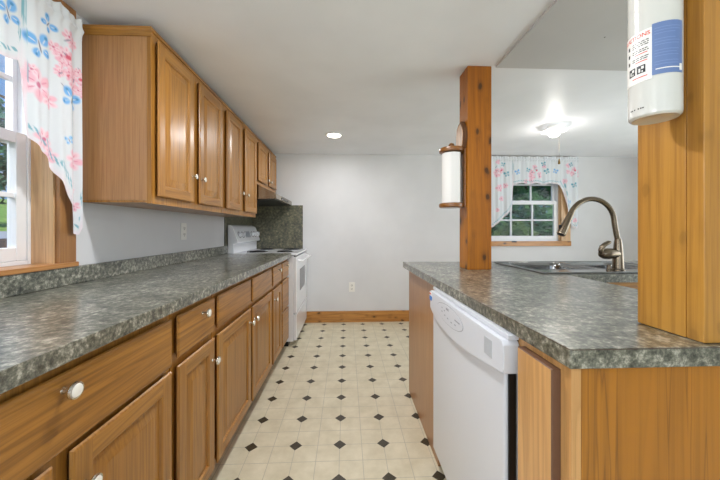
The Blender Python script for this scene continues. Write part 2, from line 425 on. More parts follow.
def slab_front(face, u0, u1, v0, v1, parent, m, n0=0, t=.02, part='drawer'):
    b = MB(); P = face.p
    def ring(ins, n): return [P(u0+ins, v0+ins, n0+n), P(u1-ins, v0+ins, n0+n), P(u1-ins, v1-ins, n0+n), P(u0+ins, v1-ins, n0+n)]
    if isinstance(m, list):
        b.rings([ring(0, 0), ring(0, t-.002), ring(.002, t)], 1, True, False); b.rings([ring(.002, t), ring(.0021, t)], 0, False, True)
    else: b.rings([ring(.015, 0), ring(.002, t-.008), ring(.0005, t-.006), ring(.004, t-.002), ring(.010, t)], 0)
    return b.build(part, m, parent, sharp=20)

# ------------------------------------------------------------------ the room shell
WL, FARY, CZ = -1.14, 3.765, 2.035          # face of the window wall, of the far wall, ceiling height
RX, NY = 3.8, -2.0                          # walls out of frame
CT = .896                                   # worktop height
struct('floor', MB().box(WL-.15, RX+.12, NY-.12, FARY+.15, -.12, 0), floor_m)
struct('ceiling', MB().box(WL-.15, RX+.12, NY-.12, FARY+.15, CZ, 2.25), ceil_m)
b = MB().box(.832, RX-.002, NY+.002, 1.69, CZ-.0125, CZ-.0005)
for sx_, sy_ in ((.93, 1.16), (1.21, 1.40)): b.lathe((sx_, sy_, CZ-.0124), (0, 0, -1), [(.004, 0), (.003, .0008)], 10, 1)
struct('ceiling_panel', b, [panel_m, screw_m], weld=False)

WY0, WY1, WZ0, WZ1 = .325, 1.266, .985, 1.955      # opening of the window over the worktop
m_ = MB().cells('X', [NY-.12, -1.55, -.55, WY0, WY1, FARY+.15], [-.12, WZ0, WZ1, CZ], lambda a, b: not (a in (1, 3) and b == 1), WL-.15, WL)
struct('wall_left', m_, wall_m)
FX0, FX1, FZ0, FZ1 = 1.735, 2.682, .975, 1.955   # opening of the far window
m_ = MB().cells('Y', [WL, FX0, FX1, RX+.12], [-.12, FZ0, FZ1, CZ], lambda a, b: not (a == 1 and b == 1), FARY, FARY+.15)
struct('wall_far', m_, wall_m)
m_ = MB().cells('X', [NY-.12, 0, 2.3, FARY], [-.12, .02, 1.98, CZ], lambda a, b: not (a == 1 and b == 1), RX, RX+.12)
struct('wall_right', m_, wall_m)
m_ = MB().cells('Y', [WL, -.55, 1.75, RX], [-.12, .75, 1.95, CZ], lambda a, b: not (a == 1 and b == 1), NY-.12, NY)
struct('wall_behind', m_, wall_m)

# windows: a double hung sash pair, each three panes wide and two high
def sash_window(name, axis, a0, a1, z0, z1, face, out, cols=3, upper=True):
    """a: along the wall; face: coordinate of the sash's room side; out: +1/-1 towards outdoors"""
    root = structure(name, (face, (a0+a1)/2, z0) if axis == 'Y' else ((a0+a1)/2, face, z0))
    def bx(b, u0, u1, v0, v1, d0, d1, bev=.003):
        d0, d1 = sorted((face+out*d0, face+out*d1))
        if axis == 'Y': b.box(d0, d1, u0, u1, v0, v1, 0, bev)
        else: b.box(u0, u1, d0, d1, v0, v1, 0, bev)
    mid = z0+(z1-z0)*.495
    fr = MB()
    bx(fr, a0, a0+.022, z0, z1, -.004, .075); bx(fr, a1-.022, a1, z0, z1, -.004, .075); bx(fr, a0+.022, a1-.022, z1-.022, z1, -.004, .075); bx(fr, a0+.022, a1-.022, z0, z0+.018, -.004, .075)
    fr.build('window_frame', white_trim, root)
    def sash(s0, s1, d, part, st=.038):
        b = MB()
        A0, A1 = a0+.0225, a1-.0225
        bx(b, A0, A0+st, s0, s1, d, d+.03); bx(b, A1-st, A1, s0, s1, d, d+.03)
        bx(b, A0+st, A1-st, s0, s0+.05, d, d+.03); bx(b, A0+st, A1-st, s1-.042, s1, d, d+.03)
        for i in range(1, cols):
            u = A0+st+(A1-A0-2*st)*i/cols; bx(b, u-.009, u+.009, s0+.05, s1-.042, d+.006, d+.026, .002)
        v = (s0+.05+s1-.042)/2; bx(b, A0+st, A1-st, v-.009, v+.009, d+.006, d+.026, .002)
        o = b.build(part, white_trim, root, weld=False)
        g = MB(); bx(g, A0+st-.004, A1-st+.004, s0+.046, s1-.038, d+.014, d+.018, 0); g.build('glass_pane', glass_m, o)
        return o
    lo = sash(z0+.0185, mid+.02, .0, 'lower_sash'); sash(mid-.02, z1-.0225, .034, 'upper_sash', .016 if axis == 'Y' else .038)
    lk = MB(); u = (a0+a1)/2; bx(lk, u-.03, u+.03, mid+.02, mid+.033, .004, .024, .004); lk.build('sash_lock', white_trim, lo)
    return root
w1 = sash_window('window_1', 'Y', WY0, WY1, WZ0, WZ1, -1.226, -1)
jb = MB()
jb.box(-1.2215, WL+.0005, WY1-.012, WY1-.0005, WZ0, WZ1); jb.box(-1.2215, WL+.0005, WY0+.0005, WY0+.012, WZ0, WZ1); jb.box(-1.2215, WL+.0005, WY0+.0125, WY1-.0125, WZ1-.012, WZ1-.0005)
tag(jb.build('jamb', pine_y, w1), 'knotty pine window jamb')
cs = MB()
cs.box(WL+.001, WL+.02, WY1-.005, WY1+.070, CT+.0725, WZ1+.005, 0, .003); cs.box(WL+.001, WL+.02, WY0-.070, WY0+.005, CT+.0725, WZ1+.005, 0, .003); cs.box(WL+.001, WL+.02, WY0-.070, WY1+.070, WZ1+.0055, WZ1+.072, 0, .003)
cs.build('casing', pine_amber, w1)
b = MB(); b.box(WL+.0005, WL+.028, WY0-.08, WY1+.074, WZ0-.016, WZ0+.003, 0, .003); b.box(-1.2215, WL+.0005, WY0+.0125, WY1-.0125, WZ0-.0, WZ0+.003); b.build('sill', pine_sill, w1)
w2 = sash_window('window_2', 'X', FX0, FX1, FZ0, FZ1, FARY+.035, 1)
jb = MB(); jb.box(FX1-.010, FX1-.0005, FARY-.0005, FARY+.030, FZ0+.004, FZ1); jb.box(FX0+.0005, FX0+.010, FARY-.0005, FARY+.030, FZ0+.004, FZ1); jb.box(FX0+.0105, FX1-.0105, FARY-.0005, FARY+.030, FZ1-.010, FZ1-.0005)
jb.build('jamb', pine_y, w2)
cs = MB(); cs.box(FX1-.004, FX1+.115, FARY-.02, FARY-.001, FZ0+.004, FZ1+.0045, 0, .003); cs.box(FX0-.115, FX0+.004, FARY-.02, FARY-.001, FZ0+.004, FZ1+.0045, 0, .003); cs.box(FX0-.115, FX1+.115, FARY-.021, FARY-.001, FZ1+.005, FZ1+.065, 0, .003)
cs.build('casing', pine_y, w2)
MB().box(FX0-.12, FX1+.12, FARY-.026, FARY-.001, FZ0-.058, FZ0+.003, 0, .004).build('sill', pine_x, w2)
lt = MB().box(2.04, 2.10, FARY-.034, FARY-.024, FZ0-.012, FZ0+.006, 0, .003); lt.build('latch', black, w2)

struct('baseboard_far', MB().box(-.50, RX, FARY-.018, FARY-.001, 0, .134, 0, .003), pine_x)
struct('baseboard_right', MB().box(RX-.018, RX-.001, 2.32, FARY-.02, 0, .134, 0, .003), oak_y)

# outdoors
g = MB(); xs = [-60, -20, -12, -8.6, -6.6, -5.2, -3.2, -1.3]; zs = [6.5, 2.6, 1.55, 1.08, .95, .80, .45, -.15]
for i in range(len(xs)-1):
    g.add([(xs[i], -40, zs[i]), (xs[i+1], -40, zs[i+1]), (xs[i+1], 60, zs[i+1]), (xs[i], 60, zs[i])], [(0, 1, 2, 3)])
g.add([(-1.3, FARY+.15, -.15), (40, FARY+.15, -.15), (40, 60, -.15), (-1.3, 60, -.15)], [(0, 1, 2, 3)])
g.add([(-1.3, -40, -.15), (40, -40, -.15), (40, FARY+.15, -.15), (-1.3, FARY+.15, -.15)], [(0, 1, 2, 3)])
struct('lawn_ground', g, lawn_m)

def tree(name, label, loc, rad, hgt, z0, n, leaf, mat, seed, grp):
    rnd = random.Random(seed); root = thing(name, label, 'tree', loc, grp); x, y, z = loc
    b = MB(); pts = [(x, y, z-.2), (x+.05, y, z+z0*.6+.2), (x, y+.06, z+z0+hgt*.5), (x+.1, y, z+z0+hgt*.85)]
    b.tube(pts, [.14, .11, .07, .02], 9)
    for k in range(9):
        a = rnd.uniform(0, 6.28); h = z+z0+hgt*rnd.uniform(.05, .6)
        b.tube([(x, y, h), (x+math.cos(a)*rad*.45, y+math.sin(a)*rad*.45, h+.25), (x+math.cos(a)*rad*.8, y+math.sin(a)*rad*.8, h+.4)], [.05, .03, .012], 6)
    b.build('trunk', trunk_m, root)
    V = []; F = []; blobs = []
    for k in range(26):
        a = rnd.uniform(0, 6.28); rr = rad*math.sqrt(rnd.random())*.85; t = rnd.random()
        blobs.append((x+math.cos(a)*rr*(1-.35*t), y+math.sin(a)*rr*(1-.35*t), z+z0+hgt*t, rad*rnd.uniform(.22, .38)))
    for k in range(n):
        bx, by, bz, br = rnd.choice(blobs)
        d = Vector((rnd.gauss(0, 1), rnd.gauss(0, 1), rnd.gauss(0, 1))).normalized()*br*(rnd.random()**.33)
        c_ = Vector((bx, by, bz))+d; s_ = leaf*rnd.uniform(.6, 1.3)
        u = Vector((rnd.gauss(0, 1), rnd.gauss(0, 1), rnd.gauss(0, .6))).normalized(); w_ = u.orthogonal().normalized()
        i = len(V); V += [c_-u*s_, c_+w_*s_*.42, c_+u*s_, c_-w_*s_*.42]; F.append((i, i+1, i+2, i+3))
    f = MB(); f.add(V, F); f.build('foliage', mat, root, weld=False)
    return root
TG = 'trees outside the windows'
tree('leafy_tree', 'deep green bushy tree filling the middle of the far window', (4.9, 8.0, -.15), 1.3, 3.3, .3, 5200, .10, leaf_dark, 3, None)
tree('leafy_tree', 'olive green shrub low behind the far window panes', (3.3, 5.9, -.15), .72, 1.15, .15, 3200, .075, leaf_mid, 5, None)
tree('leafy_tree', 'blue green tree high behind the far window valance', (9.6, 14.6, -.15), 2.4, 4.8, .4, 5200, .12, leaf_blue, 8, None)
tree('leafy_tree', 'second dark tree behind the bushy one in the far window', (5.2, 12.0, -.15), 1.9, 4.2, .4, 5200, .12, leaf_blue, 21, None)
tree('leafy_tree', 'dark tree with open branches seen through the window over the worktop', (-8.6, 8.9, 1.0), 1.9, 4.6, 1.2, 3200, .12, leaf_blue, 11, None)

# ------------------------------------------------------------------ worktop run under the window
DF = -.585                                   # face frame plane of the base cabinets
LF = Face((DF, 0, 0), (0, 1, 0), (1, 0, 0))
SHEAR = lambda p: (p[0]+(p[1]-.8)*.0095 if p[0] > -.75 else p[0], p[1], p[2])
def base_cabinet(label, y0, y1, openings, frame_gap, group='base cabinets along the window wall'):
    root = thing('base_cabinet', label, 'cabinet', (WL+.3, (y0+y1)/2, 0), group)
    b = MB(); b.box(WL+.006, DF-.019, y0+.001, y1-.001, .088, CT-.039); b.box(WL+.02, DF-.075, y0+.003, y1-.003, 0, .088)
    b.build('carcass', oak_veneer, root, weld=False)
    # face frame with open cells behind the fronts
    us = sorted({y0+.001, y1-.001, *[v for o in openings for v in (o[0]+.012, o[1]-.012)]}); vs2 = sorted({.082, CT-.0385, *[v for o in openings for v in (o[2]+.012, o[3]-.012)]})
    def mask(a, b_):
        u, v = (us[a]+us[a+1])/2, (vs2[b_]+vs2[b_+1])/2
        return not any(o[0]+.012 < u < o[1]-.012 and o[2]+.012 < v < o[3]-.012 for o in openings)
    MB().cells('X', us, vs2, mask, DF-.0185, DF).build('face_frame', oak_z, root)
    for (a, b2, c0, c1, kind, ks) in openings:
        if kind == 'drawer': o = slab_front(LF, a, b2, c0, c1, root, oak_y, .0005, .02)
        else: o = raised_door('door', LF, a, b2, c0, c1, root, oak_z, oak_y, .0005)
        for ku, kv in ks: knob(LF, ku, kv, .0205, o, 1.0)
    return root
DT, DB, PT, PB = .832, .678, .662, .098
base_cabinet('wide oak base cabinet at the window with one long drawer over two doors', .245, 1.045,
    [(.262, 1.030, DB-.004, DT, 'drawer', [(.645, .798)]), (.262, .628, PB, PT, 'door', [(.600, .575)]), (.664, 1.030, PB, PT, 'door', [(.694, .573)])], 0)
base_cabinet('narrow oak base cabinet with a knobbed drawer and one door, beside the wide window cabinet', 1.047, 1.359,
    [(1.063, 1.347, .688, DT, 'drawer', [(1.235, .794)]), (1.063, 1.347, PB, PT, 'door', [(1.322, .572)])], 0)
base_cabinet('oak base cabinet with two plain drawer fronts over a pair of doors with meeting knobs', 1.361, 2.340,
    [(1.378, 1.836, .688, DT, 'drawer', []), (1.864, 2.318, .688, DT, 'drawer', []), (1.378, 1.836, PB, PT, 'door', [(1.806, .585)]), (1.864, 2.318, PB, PT, 'door', [(1.893, .585)])], 0)
base_cabinet('narrow oak base cabinet with drawer and door between double cabinet and drawer stack', 2.342, 2.664,
    [(2.360, 2.650, .688, DT, 'drawer', [(2.52, .794)]), (2.360, 2.650, PB, PT, 'door', [(2.392, .585)])], 0)
base_cabinet('oak drawer stack of three drawers beside the white stove', 2.666, 2.972,
    [(2.684, 2.955, .688, DT, 'drawer', [(2.83, .794)]), (2.684, 2.955, .412, .672, 'drawer', []), (2.684, 2.955, PB, .398, 'drawer', [])], 0)
ct = thing('countertop', 'long grey-green mottled laminate worktop under the window with low upstand', 'countertop', (-.85, 1.6, CT-.038))
MB().box(WL+.003, -.545, .235, 2.974, CT-.038, CT, 0, .0025, 2).build('slab', counter_m, ct)
MB().box(WL+.002, WL+.020, .235, 2.974, CT+.0005, CT+.072, 0, .003).build('upstand', counter_m, ct)

SHEAR = None
# ------------------------------------------------------------------ wall cabinets
UF = -.845
UFc = Face((UF, 0, 0), (0, 1, 0), (1, 0, 0))
def wall_cabinet(label, y0, y1, z0, doors, kz, moulded=False):
    root = thing('wall_cabinet', label, 'cabinet', (WL+.15, (y0+y1)/2, z0), 'wall cabinets under the ceiling')
    top = 1.992
    b = MB(); b.box(WL+.003, UF-.019, y0+.001, y1-.001, z0+.014, top); b.build('carcass', oak_veneer, root)
    vs2 = [z0, z0+.045, top-.038, top]; us = sorted({y0+.001, y1-.001, *[v for d in doors for v in (d[0]+.012, d[1]-.012)]})
    def mask(a, b_):
        u = (us[a]+us[a+1])/2
        return b_ != 1 or not any(d[0]+.012 < u < d[1]-.012 for d in doors)
    MB().cells('X', us, vs2, mask, UF-.0185, UF).build('face_frame', oak_z, root)
    bt = MB().box(WL+.003, UF-.019, y0+.002, y1-.002, z0+.004, z0+.0135); bt.build('bottom_panel', oak_y, root)
    mt = MB().box(UF-.0005, UF+.006, y0, y1, top-.012, top+.004, 0, .002)
    mt.build('top_moulding', oak_y, root)
    if moulded: MB().prism([(y0-.001, top-.036), (y0-.005, top-.034), (y0-.006, top-.014), (y0-.010, top-.010), (y0-.010, top+.003), (y0-.001, top+.003)], 'X', WL+.003, UF+.006).build('side_moulding', oak_x, root)
    for i, d in enumerate(doors):
        o = raised_door('door', UFc, d[0], d[1], z0+.032, top-.040, root, oak_z, oak_y, .0005, sw=.048)
        ku = d[1]-.022 if i == 0 else d[0]+.022
        knob(UFc, ku, kz, .0205, o, .85)
    return root
wall_cabinet('first oak wall cabinet, two tall doors, its side panel against the window curtain', 1.378, 2.138, 1.234, [(1.400, 1.722), (1.782, 2.112)], 1.405, True)
wall_cabinet('middle oak wall cabinet with two tall doors, between curtain cabinet and range hood', 2.141, 2.921, 1.234, [(2.182, 2.490), (2.570, 2.898)], 1.405)
wall_cabinet('short oak wall cabinet of two small doors above the range hood', 2.924, 3.748, 1.552, [(2.960, 3.290), (3.365, 3.700)], 1.632)

hood = thing('range_hood', 'stainless under-cabinet range hood over the white stove', 'range hood', (-.9, 3.33, 1.40))
HP = [(WL+.006, 1.549), (UF-.002, 1.549), (-.662, 1.462), (-.655, 1.455), (-.655, 1.412), (WL+.006, 1.398)]
HY0, HY1 = 2.926, 3.742
hb = MB()
hb.rings([[(x, y, z) for x, z in HP] for y in (HY0, HY1)], 0, True, True)
hb.build('shell', hood_steel, hood, sharp=20)
fb = MB(); fb.rings([[(x, y, z) for x, z in ((WL+.03, 1.398), (-.672, 1.411), (-.672, 1.405), (WL+.03, 1.392))] for y in (HY0+.02, HY1-.02)], 0)
fb.build('filter', black, hood)
MB().box(-.6545, -.651, 3.16, 3.50, 1.422, 1.444, 0, .001).build('switch_strip', black, hood)

for nm, lab, bx in (('backsplash_panel', 'dark green mottled splash panel on the window wall behind the stove backguard', (WL+.001, WL+.010, 2.94, FARY-.012, .90, 1.394)),
                    ('backsplash_panel', 'dark green mottled splash panel on the far wall beside the stove', (WL+.011, -.524, FARY-.011, FARY-.001, .60, 1.414))):
    b = MB().box(*bx, 0, .002); b.base = ((bx[0]+bx[1])/2, (bx[2]+bx[3])/2, bx[4])
    tag(b.build(nm, splash_m), lab, 'splash panel', 'splash panels around the stove')

# ------------------------------------------------------------------ stove
SY0, SY1 = 2.980, 3.738
st = thing('stove', 'white electric coil-burner stove at the end of the worktop', 'stove', (-.8, (SY0+SY1)/2, 0))
b = MB(); b.box(-1.125, -.505, SY0, SY1, .05, .868, 0, .004); b.build('body', enamel, st)
b = MB(); b.box(-1.10, -.56, SY0+.02, SY1-.02, .0, .05, 0); b.build('plinth', black, st)
b = MB(); b.box(-1.128, -.470, SY0-.001, SY1+.001, .874, .893, 0, .006, 3); b.build('cooktop', enamel, st)
b = MB(); b.box(-.5045, -.492, SY0+.004, SY1-.004, .862, .873, 0); b.build('vent_gap', black, st)
od = MB().box(-.5045, -.474, SY0+.004, SY1-.004, .318, .860, 0, .007, 3).build('oven_door', enamel, st)
MB().box(-.4738, -.4725, SY0+.20, SY1-.20, .50, .72, 0, .0006, 1).build('oven_window', black_glass, od)
hh = MB(); hh.tube([(-.4735, SY0+.07, .818), (-.435, SY0+.075, .818), (-.428, SY0+.10, .818), (-.428, SY1-.10, .818), (-.435, SY1-.075, .818), (-.4735, SY1-.07, .818)], .011, 10)
hh.build('handle', enamel, od)
b = MB(); b.box(-.5045, -.476, SY0+.004, SY1-.004, .060, .306, 0, .006, 3); b.build('storage_drawer', enamel, st)
bgp = [(-1.126, .8935), (-1.066, .8935), (-1.066, .985), (-1.030, .992), (-1.026, 1.003), (-1.072, 1.130), (-1.080, 1.148), (-1.094, 1.160), (-1.126, 1.170)]
bgm = MB(); bgm.rings([[(x, y, z) for x, z in bgp] for y in (SY0+.004, SY1-.004)], 0); bgo = bgm.build('backguard', enamel, st, bevel=.006)
sn = Vector((.127, 0, .046)).normalized(); slope = lambda y, t: Vector((-1.026-.046*t, y, 1.003+.127*t))+sn*.0005
for i, (y, r) in enumerate(((3.085, .021), (3.185, .021), (3.50, .021), (3.59, .021), (3.685, .026))):
    k = MB(); c0 = slope(y, .52)
    k.lathe(c0, sn, [(r*1.25, 0), (r*1.25, .003), (r, .004), (r*.92, .022), (r*.6, .025), (0, .025)], 20, 0)
    k.tube([c0+sn*.026+Vector((0, -.0, -.016)), c0+sn*.026+Vector((0, 0, .016))], .0035, 6, 0)
    k.build('control_knob', enamel, bgo)
    if i < 4:
        k = MB(); k.lathe(slope(y, .52), sn, [(r*1.62, .0002), (r*1.62, .0012), (r*1.27, .0014)], 24, 0, cap1=False); k.build('dial_ring', slot_m, bgo)
k = MB(); p0, p1 = slope(3.255, .25), slope(3.43, .8)
k.add([slope(3.26, .28)+sn*.001, slope(3.42, .28)+sn*.001, slope(3.42, .78)+sn*.001, slope(3.26, .78)+sn*.001, slope(3.26, .28), slope(3.42, .28), slope(3.42, .78), slope(3.26, .78)], [(0, 1, 2, 3), (0, 1, 5, 4), (1, 2, 6, 5), (2, 3, 7, 6), (3, 0, 4, 7)])
k.build('clock_panel', print_grey, bgo)
for (x, y, r) in ((-.90, 3.16, .095), (-.90, 3.56, .075), (-.62, 3.16, .075), (-.62, 3.56, .095)):
    k = MB(); k.lathe((x, y, .8932), (0, 0, 1), [(r*1.12, 0), (r*1.14, .004), (r*1.05, .005), (r*.9, .001), (0, .0005)], 32); br = k.build('drip_pan', chrome, st)
    pts = []; T = 3.6
    for i in range(110):
        a = i/109*T*2*PI; rr = r*(.22+.74*i/109); pts.append((x+math.cos(a)*rr, y+math.sin(a)*rr, .9025))
    k = MB(); k.tube(pts, .0046, 6); k.build('burner_coil', coil_m, br)

# ------------------------------------------------------------------ peninsula and sink leg
PF, PEND, PFAR, PIN = .433, .578, 2.128, 1.085
RF = Face((PF, 0, 0), (0, 1, 0), (-1, 0, 0))
pc = thing('base_cabinet', 'oak peninsula end cabinet beside the dishwasher, with a broad streaky end panel', 'cabinet', (.75, .67, 0), 'peninsula cabinets')
MB().box(PF+.02, PIN, PEND+.013, .762, .0, CT-.039).build('carcass', oak_veneer, pc)
MB().box(PF+.0195, PIN, PEND, PEND+.0125, 0, CT-.039).build('end_panel', oak_end, pc)
b = MB().cells('X', [PEND, .617, .722, .762], [.082, .12, .82, CT-.0395], lambda a, b_: not (a == 1 and b_ == 1), PF, PF+.019); b.build('face_frame', oak_pale, pc)
slab_front(RF, .607, .732, .10, .838, pc, [oak_pale, oak_edge], .0005, .019, 'door')

cc = thing('base_cabinet', 'plain oak-panelled cabinet at the far end of the peninsula next to the dishwasher', 'cabinet', (.75, 1.8, 0), 'peninsula cabinets')
b = MB(); b.box(PF+.012, 1.030, 1.447, PFAR-.012, 0, CT-.039); b.box(1.030, 1.082, 1.447, PFAR-.012, 0, .69); b.build('carcass', oak_veneer, cc, weld=False)
MB().box(PF, PF+.0115, 1.446, PFAR, 0, CT-.039, 0, .002).build('side_panel', oak_veneer, cc)
MB().box(PF+.012, 1.082, PFAR-.0115, PFAR-.0005, 0, CT-.039, 0, .002).build('back_panel', oak_veneer, cc)
sc_ = thing('base_cabinet', 'oak sink cabinet under the stainless sink leg of the counter', 'cabinet', (1.8, 1.82, 0), 'peninsula cabinets')
b = MB(); b.box(1.084, 2.60, 1.512, PFAR-.002, .09, .68); b.box(1.084, 2.60, 1.56, PFAR-.04, 0, .09); b.build('carcass', oak_veneer, sc_, weld=False)
SF = Face((0, 1.493, 0), (1, 0, 0), (0, -1, 0))
b = MB(); b.box(1.12, 2.60, 1.493, 1.511, .084, CT-.039); b.box(2.58, 2.60, 1.511, PFAR-.002, .68, CT-.039); b.box(1.084, 2.60, PFAR-.02, PFAR, .68, CT-.039); b.build('face_frame', oak_x, sc_, weld=False)
for a0, a1, ks in ((1.17, 1.60, 1.57), (1.64, 2.07, 1.67), (2.11, 2.55, 2.15)):
    o = raised_door('door', SF, a0, a1, .10, .66, sc_, oak_z, oak_x, .0005); knob(SF, ks, .60, .0205, o)

SX0, SX1, SKY0, SKY1 = .992, 1.830, 1.515, 2.045
ct = thing('countertop', 'L-shaped grey-green laminate counter of the peninsula carrying posts and sink', 'countertop', (.9, 1.2, CT-.038))
us = [.405, SX0+.015, 1.098, SX1-.015, 2.62]; vs2 = [.562, 1.475, SKY0+.015, SKY1-.015, 2.143]
def mk(a, b_):
    if b_ == 0: return a < 2
    return not (b_ == 2 and a in (1, 2))
b = MB().cells('Z', us, vs2, mk, CT-.038, CT); b.v = [(.4195-.0165*(y-.562) if x < .41 else x, y, z) for x, y, z in b.v]; b.build('slab', counter_m, ct, weld=True, bevel=.0018)

ex0 = lambda y: .4195-.0165*(y-.562)
b = MB(); b.box(ex0(.562)+.001, 1.096, .5614, .5622, CT-.0022, CT-.0008)
b.rings([[(ex0(y)-.0006, y, CT-.0022), (ex0(y)+.0004, y, CT-.0022), (ex0(y)+.0004, y, CT-.0008), (ex0(y)-.0006, y, CT-.0008)] for y in (.564, 2.141)], 0)
b.build('edge_seam', seam_m, ct)
sk = thing('sink', 'stainless double-bowl drop-in sink in the far leg of the counter', 'sink', (1.41, 1.78, CT))
b1x = (1.045, 1.395); b2x = (1.425, 1.775); by = (1.655, 2.005)
b = MB().cells('Z', [SX0, b1x[0], b1x[1], b2x[0], b2x[1], SX1], [SKY0, by[0], by[1], SKY1], lambda a, b_: not (b_ == 1 and a in (1, 3)), CT+.0005, CT+.006)
b.build('rim', sink_steel, sk, weld=True, bevel=.002)
b = MB(); pts = [(SX0+.004, SKY0+.004), (SX1-.004, SKY0+.004), (SX1-.004, SKY1-.004), (SX0+.004, SKY1-.004), (SX0+.004, SKY0+.004)]
for i in range(4): b.tube([(*pts[i], CT+.0065), (*pts[i+1], CT+.0065)], .0035, 8)
b.build('rolled_edge', sink_steel, sk, weld=False)
for bx_ in (b1x, b2x):
    def rr(ins, z, r=.05):
        out = []; x0, x1, y0, y1 = bx_[0]+ins, bx_[1]-ins, by[0]+ins, by[1]-ins
        for cx, cy, a0 in ((x1-r, y1-r, 0), (x0+r, y1-r, 90), (x0+r, y0+r, 180), (x1-r, y0+r, 270)):
            for k in range(7): a = math.radians(a0+15*k); out.append((cx+r*math.cos(a), cy+r*math.sin(a), z))
        return out
    b = MB(); b.rings([rr(-.012, CT+.0065), rr(-.004, CT+.0075), rr(.004, CT+.003), rr(.010, CT-.02), rr(.020, CT-.145), rr(.035, CT-.165, .04), rr(.06, CT-.17, .03)], 0, False, True)
    bo = b.build('bowl', sink_steel, sk, sharp=60)
    b = MB(); b.lathe(((bx_[0]+bx_[1])/2, 1.84, CT-.1695), (0, 0, 1), [(.045, 0), (.045, .003), (.032, .004), (.03, .001), (0, .001)], 24); b.build('drain', chrome, bo)

fx, fy = 1.462, 1.605; fz = CT+.0062
fa = thing('faucet', 'brushed nickel gooseneck pull-down faucet on the sink rim', 'faucet', (fx, fy, fz))
b = MB(); b.lathe((fx, fy, fz), (0, 0, 1), [(.031, 0), (.031, .006), (.0275, .010), (.0255, .05), (.0225, .10), (.0185, .145), (.0155, .165), (.0145, .17)], 28); b.build('body', nickel, fa)
nk = [(fx-.002, fy, fz+.165), (fx-.010, fy, fz+.20), (fx-.018, fy, fz+.24)]
cx, cz_, R_ = fx-.146, 1.160, .125
for k in range(0, 22):
    a = math.radians(2+k*(158-2)/21); nk.append((cx+R_*math.cos(a), fy, cz_+R_*math.sin(a)))
b = MB(); b.tube(nk, .0132, 16); b.build('neck', nickel, fa)
e0 = Vector(nk[-1]); dr = Vector((-.50, 0, -1)).normalized()
b = MB(); b.lathe(e0, dr, [(.0138, -.004), (.0150, 0), (.0150, .006), (.0142, .008), (.0165, .03), (.0205, .085), (.0225, .118), (.0215, .124), (.015, .126), (0, .126)], 24)
sp = b.build('spray_head', nickel, fa)
b = MB(); b.lathe(e0+dr*.1262, dr, [(.0185, 0), (.017, .003), (0, .003)], 20); b.build('nozzle', black, sp)
b = MB(); b.box(e0.x+dr.x*.085-.028, e0.x+dr.x*.085-.016, fy-.006, fy+.006, e0.z+dr.z*.085-.016, e0.z+dr.z*.085+.016, 0, .004); b.build('spray_button', black, sp)
b = MB(); b.tube([(fx, fy, fz+.088), (fx-.03, fy-.002, fz+.090), (fx-.06, fy-.004, fz+.090), (fx-.085, fy-.006, fz+.089), (fx-.100, fy-.007, fz+.088), (fx-.107, fy-.008, fz+.088)], [.022, .027, .030, .028, .020, .006], 18)
hb_ = b.build('valve_housing', nickel, fa)
b = MB(); b.tube([(fx-.096, fy-.008, fz+.094), (fx-.104, fy-.010, fz+.108), (fx-.100, fy-.013, fz+.126), (fx-.086, fy-.016, fz+.140), (fx-.068, fy-.018, fz+.150), (fx-.058, fy-.019, fz+.152)], [.013, .0135, .013, .0115, .0105, .006], 12)
b.build('lever', nickel, hb_)
b = MB(); b.lathe((fx-.055, fy-.004, fz), (0, 0, 1), [(.013, 0), (.013, .004), (.0105, .006), (.010, .028), (.007, .032), (0, .033)], 18); b.build('side_cap', nickel, fa)

# dishwasher
dw = thing('dishwasher', 'white built-in dishwasher under the peninsula counter', 'dishwasher', (.75, 1.1, 0))
DY0, DY1 = .776, 1.430
MB().box(.462, 1.05, .766, 1.443, .09, .848).build('tub', black, dw)
MB().box(.470, 1.05, .766, 1.443, 0, .088).build('kick_plate', black, dw)
b = MB(); b.box(.404, .455, DY0, DY1, .105, .800, 0, .007, 3); do = b.build('door', dw_white, dw)
MB().box(.413, .4315, DY0-.006, DY0-.0003, .11, .79).build('door_edge', black, do)
n = 28; poly = [(.752, .768), (.752, .832), (.762, .842), (1.420, .840), (1.428, .832), (1.428, .772)]
bot = []
for k in range(n+1):
    t_ = k/n; y = 1.428+(.752-1.428)*t_; z = .760-.047*(math.sin(PI*min(1, t_**.75)))**1.0
    bot.append((y, z))
b = MB(); b.prism(poly[:-1]+[(1.428, .79)]+bot+[(.752, .775)], 'X', .389, .4325, 0, .005); pn = b.build('control_panel', dw_white, dw, sharp=25)
MB().box(.403, .4325, .756, 1.426, .8425, .8565, 0, .003).build('top_strip', dw_white, dw)
YC, ZC = 1.165, .792
def ell(a, c_, n_=40): return [(YC+a*math.cos(2*PI*k/n_), ZC+c_*math.sin(2*PI*k/n_)) for k in range(n_)]
b = MB(); b.prism(ell(.150, .037), 'X', .3885, .3895); b.build('oval_outline', print_grey, pn)
b = MB(); b.prism(ell(.147, .0350), 'X', .3876, .3890); ov = b.build('oval_badge', dw_white, pn)
for k, (yy, zz, l_) in enumerate(((1.175, .813, .030), (1.21, .80, .012), (1.24, .805, .010), (1.24, .79, .012), (1.205, .783, .012), (1.17, .780, .012), (1.13, .776, .013), (1.09, .779, .012), (1.07, .796, .05))):
    MB().box(.3870, .3878, yy-l_/2, yy+l_/2, zz-.0022-.002*(k == 0), zz+.0022+.002*(k == 0)).build('button' if k not in (0, 8) else 'panel_print', print_grey, pn)
b = MB()
for k in range(6): b.box(.3874, .3892, .812+.008*k, .816+.008*k, .775, .822)
b.build('vent_slots', plain('vent_shadow_grey', (186, 188, 190), .5), pn, weld=False)
b = MB(); b.prism([(1.428, .795), (1.428, .845-.012), (1.400, .845-.012), (1.385, .812), (1.392, .795)], 'X', .3878, .3892); s_ = b.build('sticker', label_white, pn)
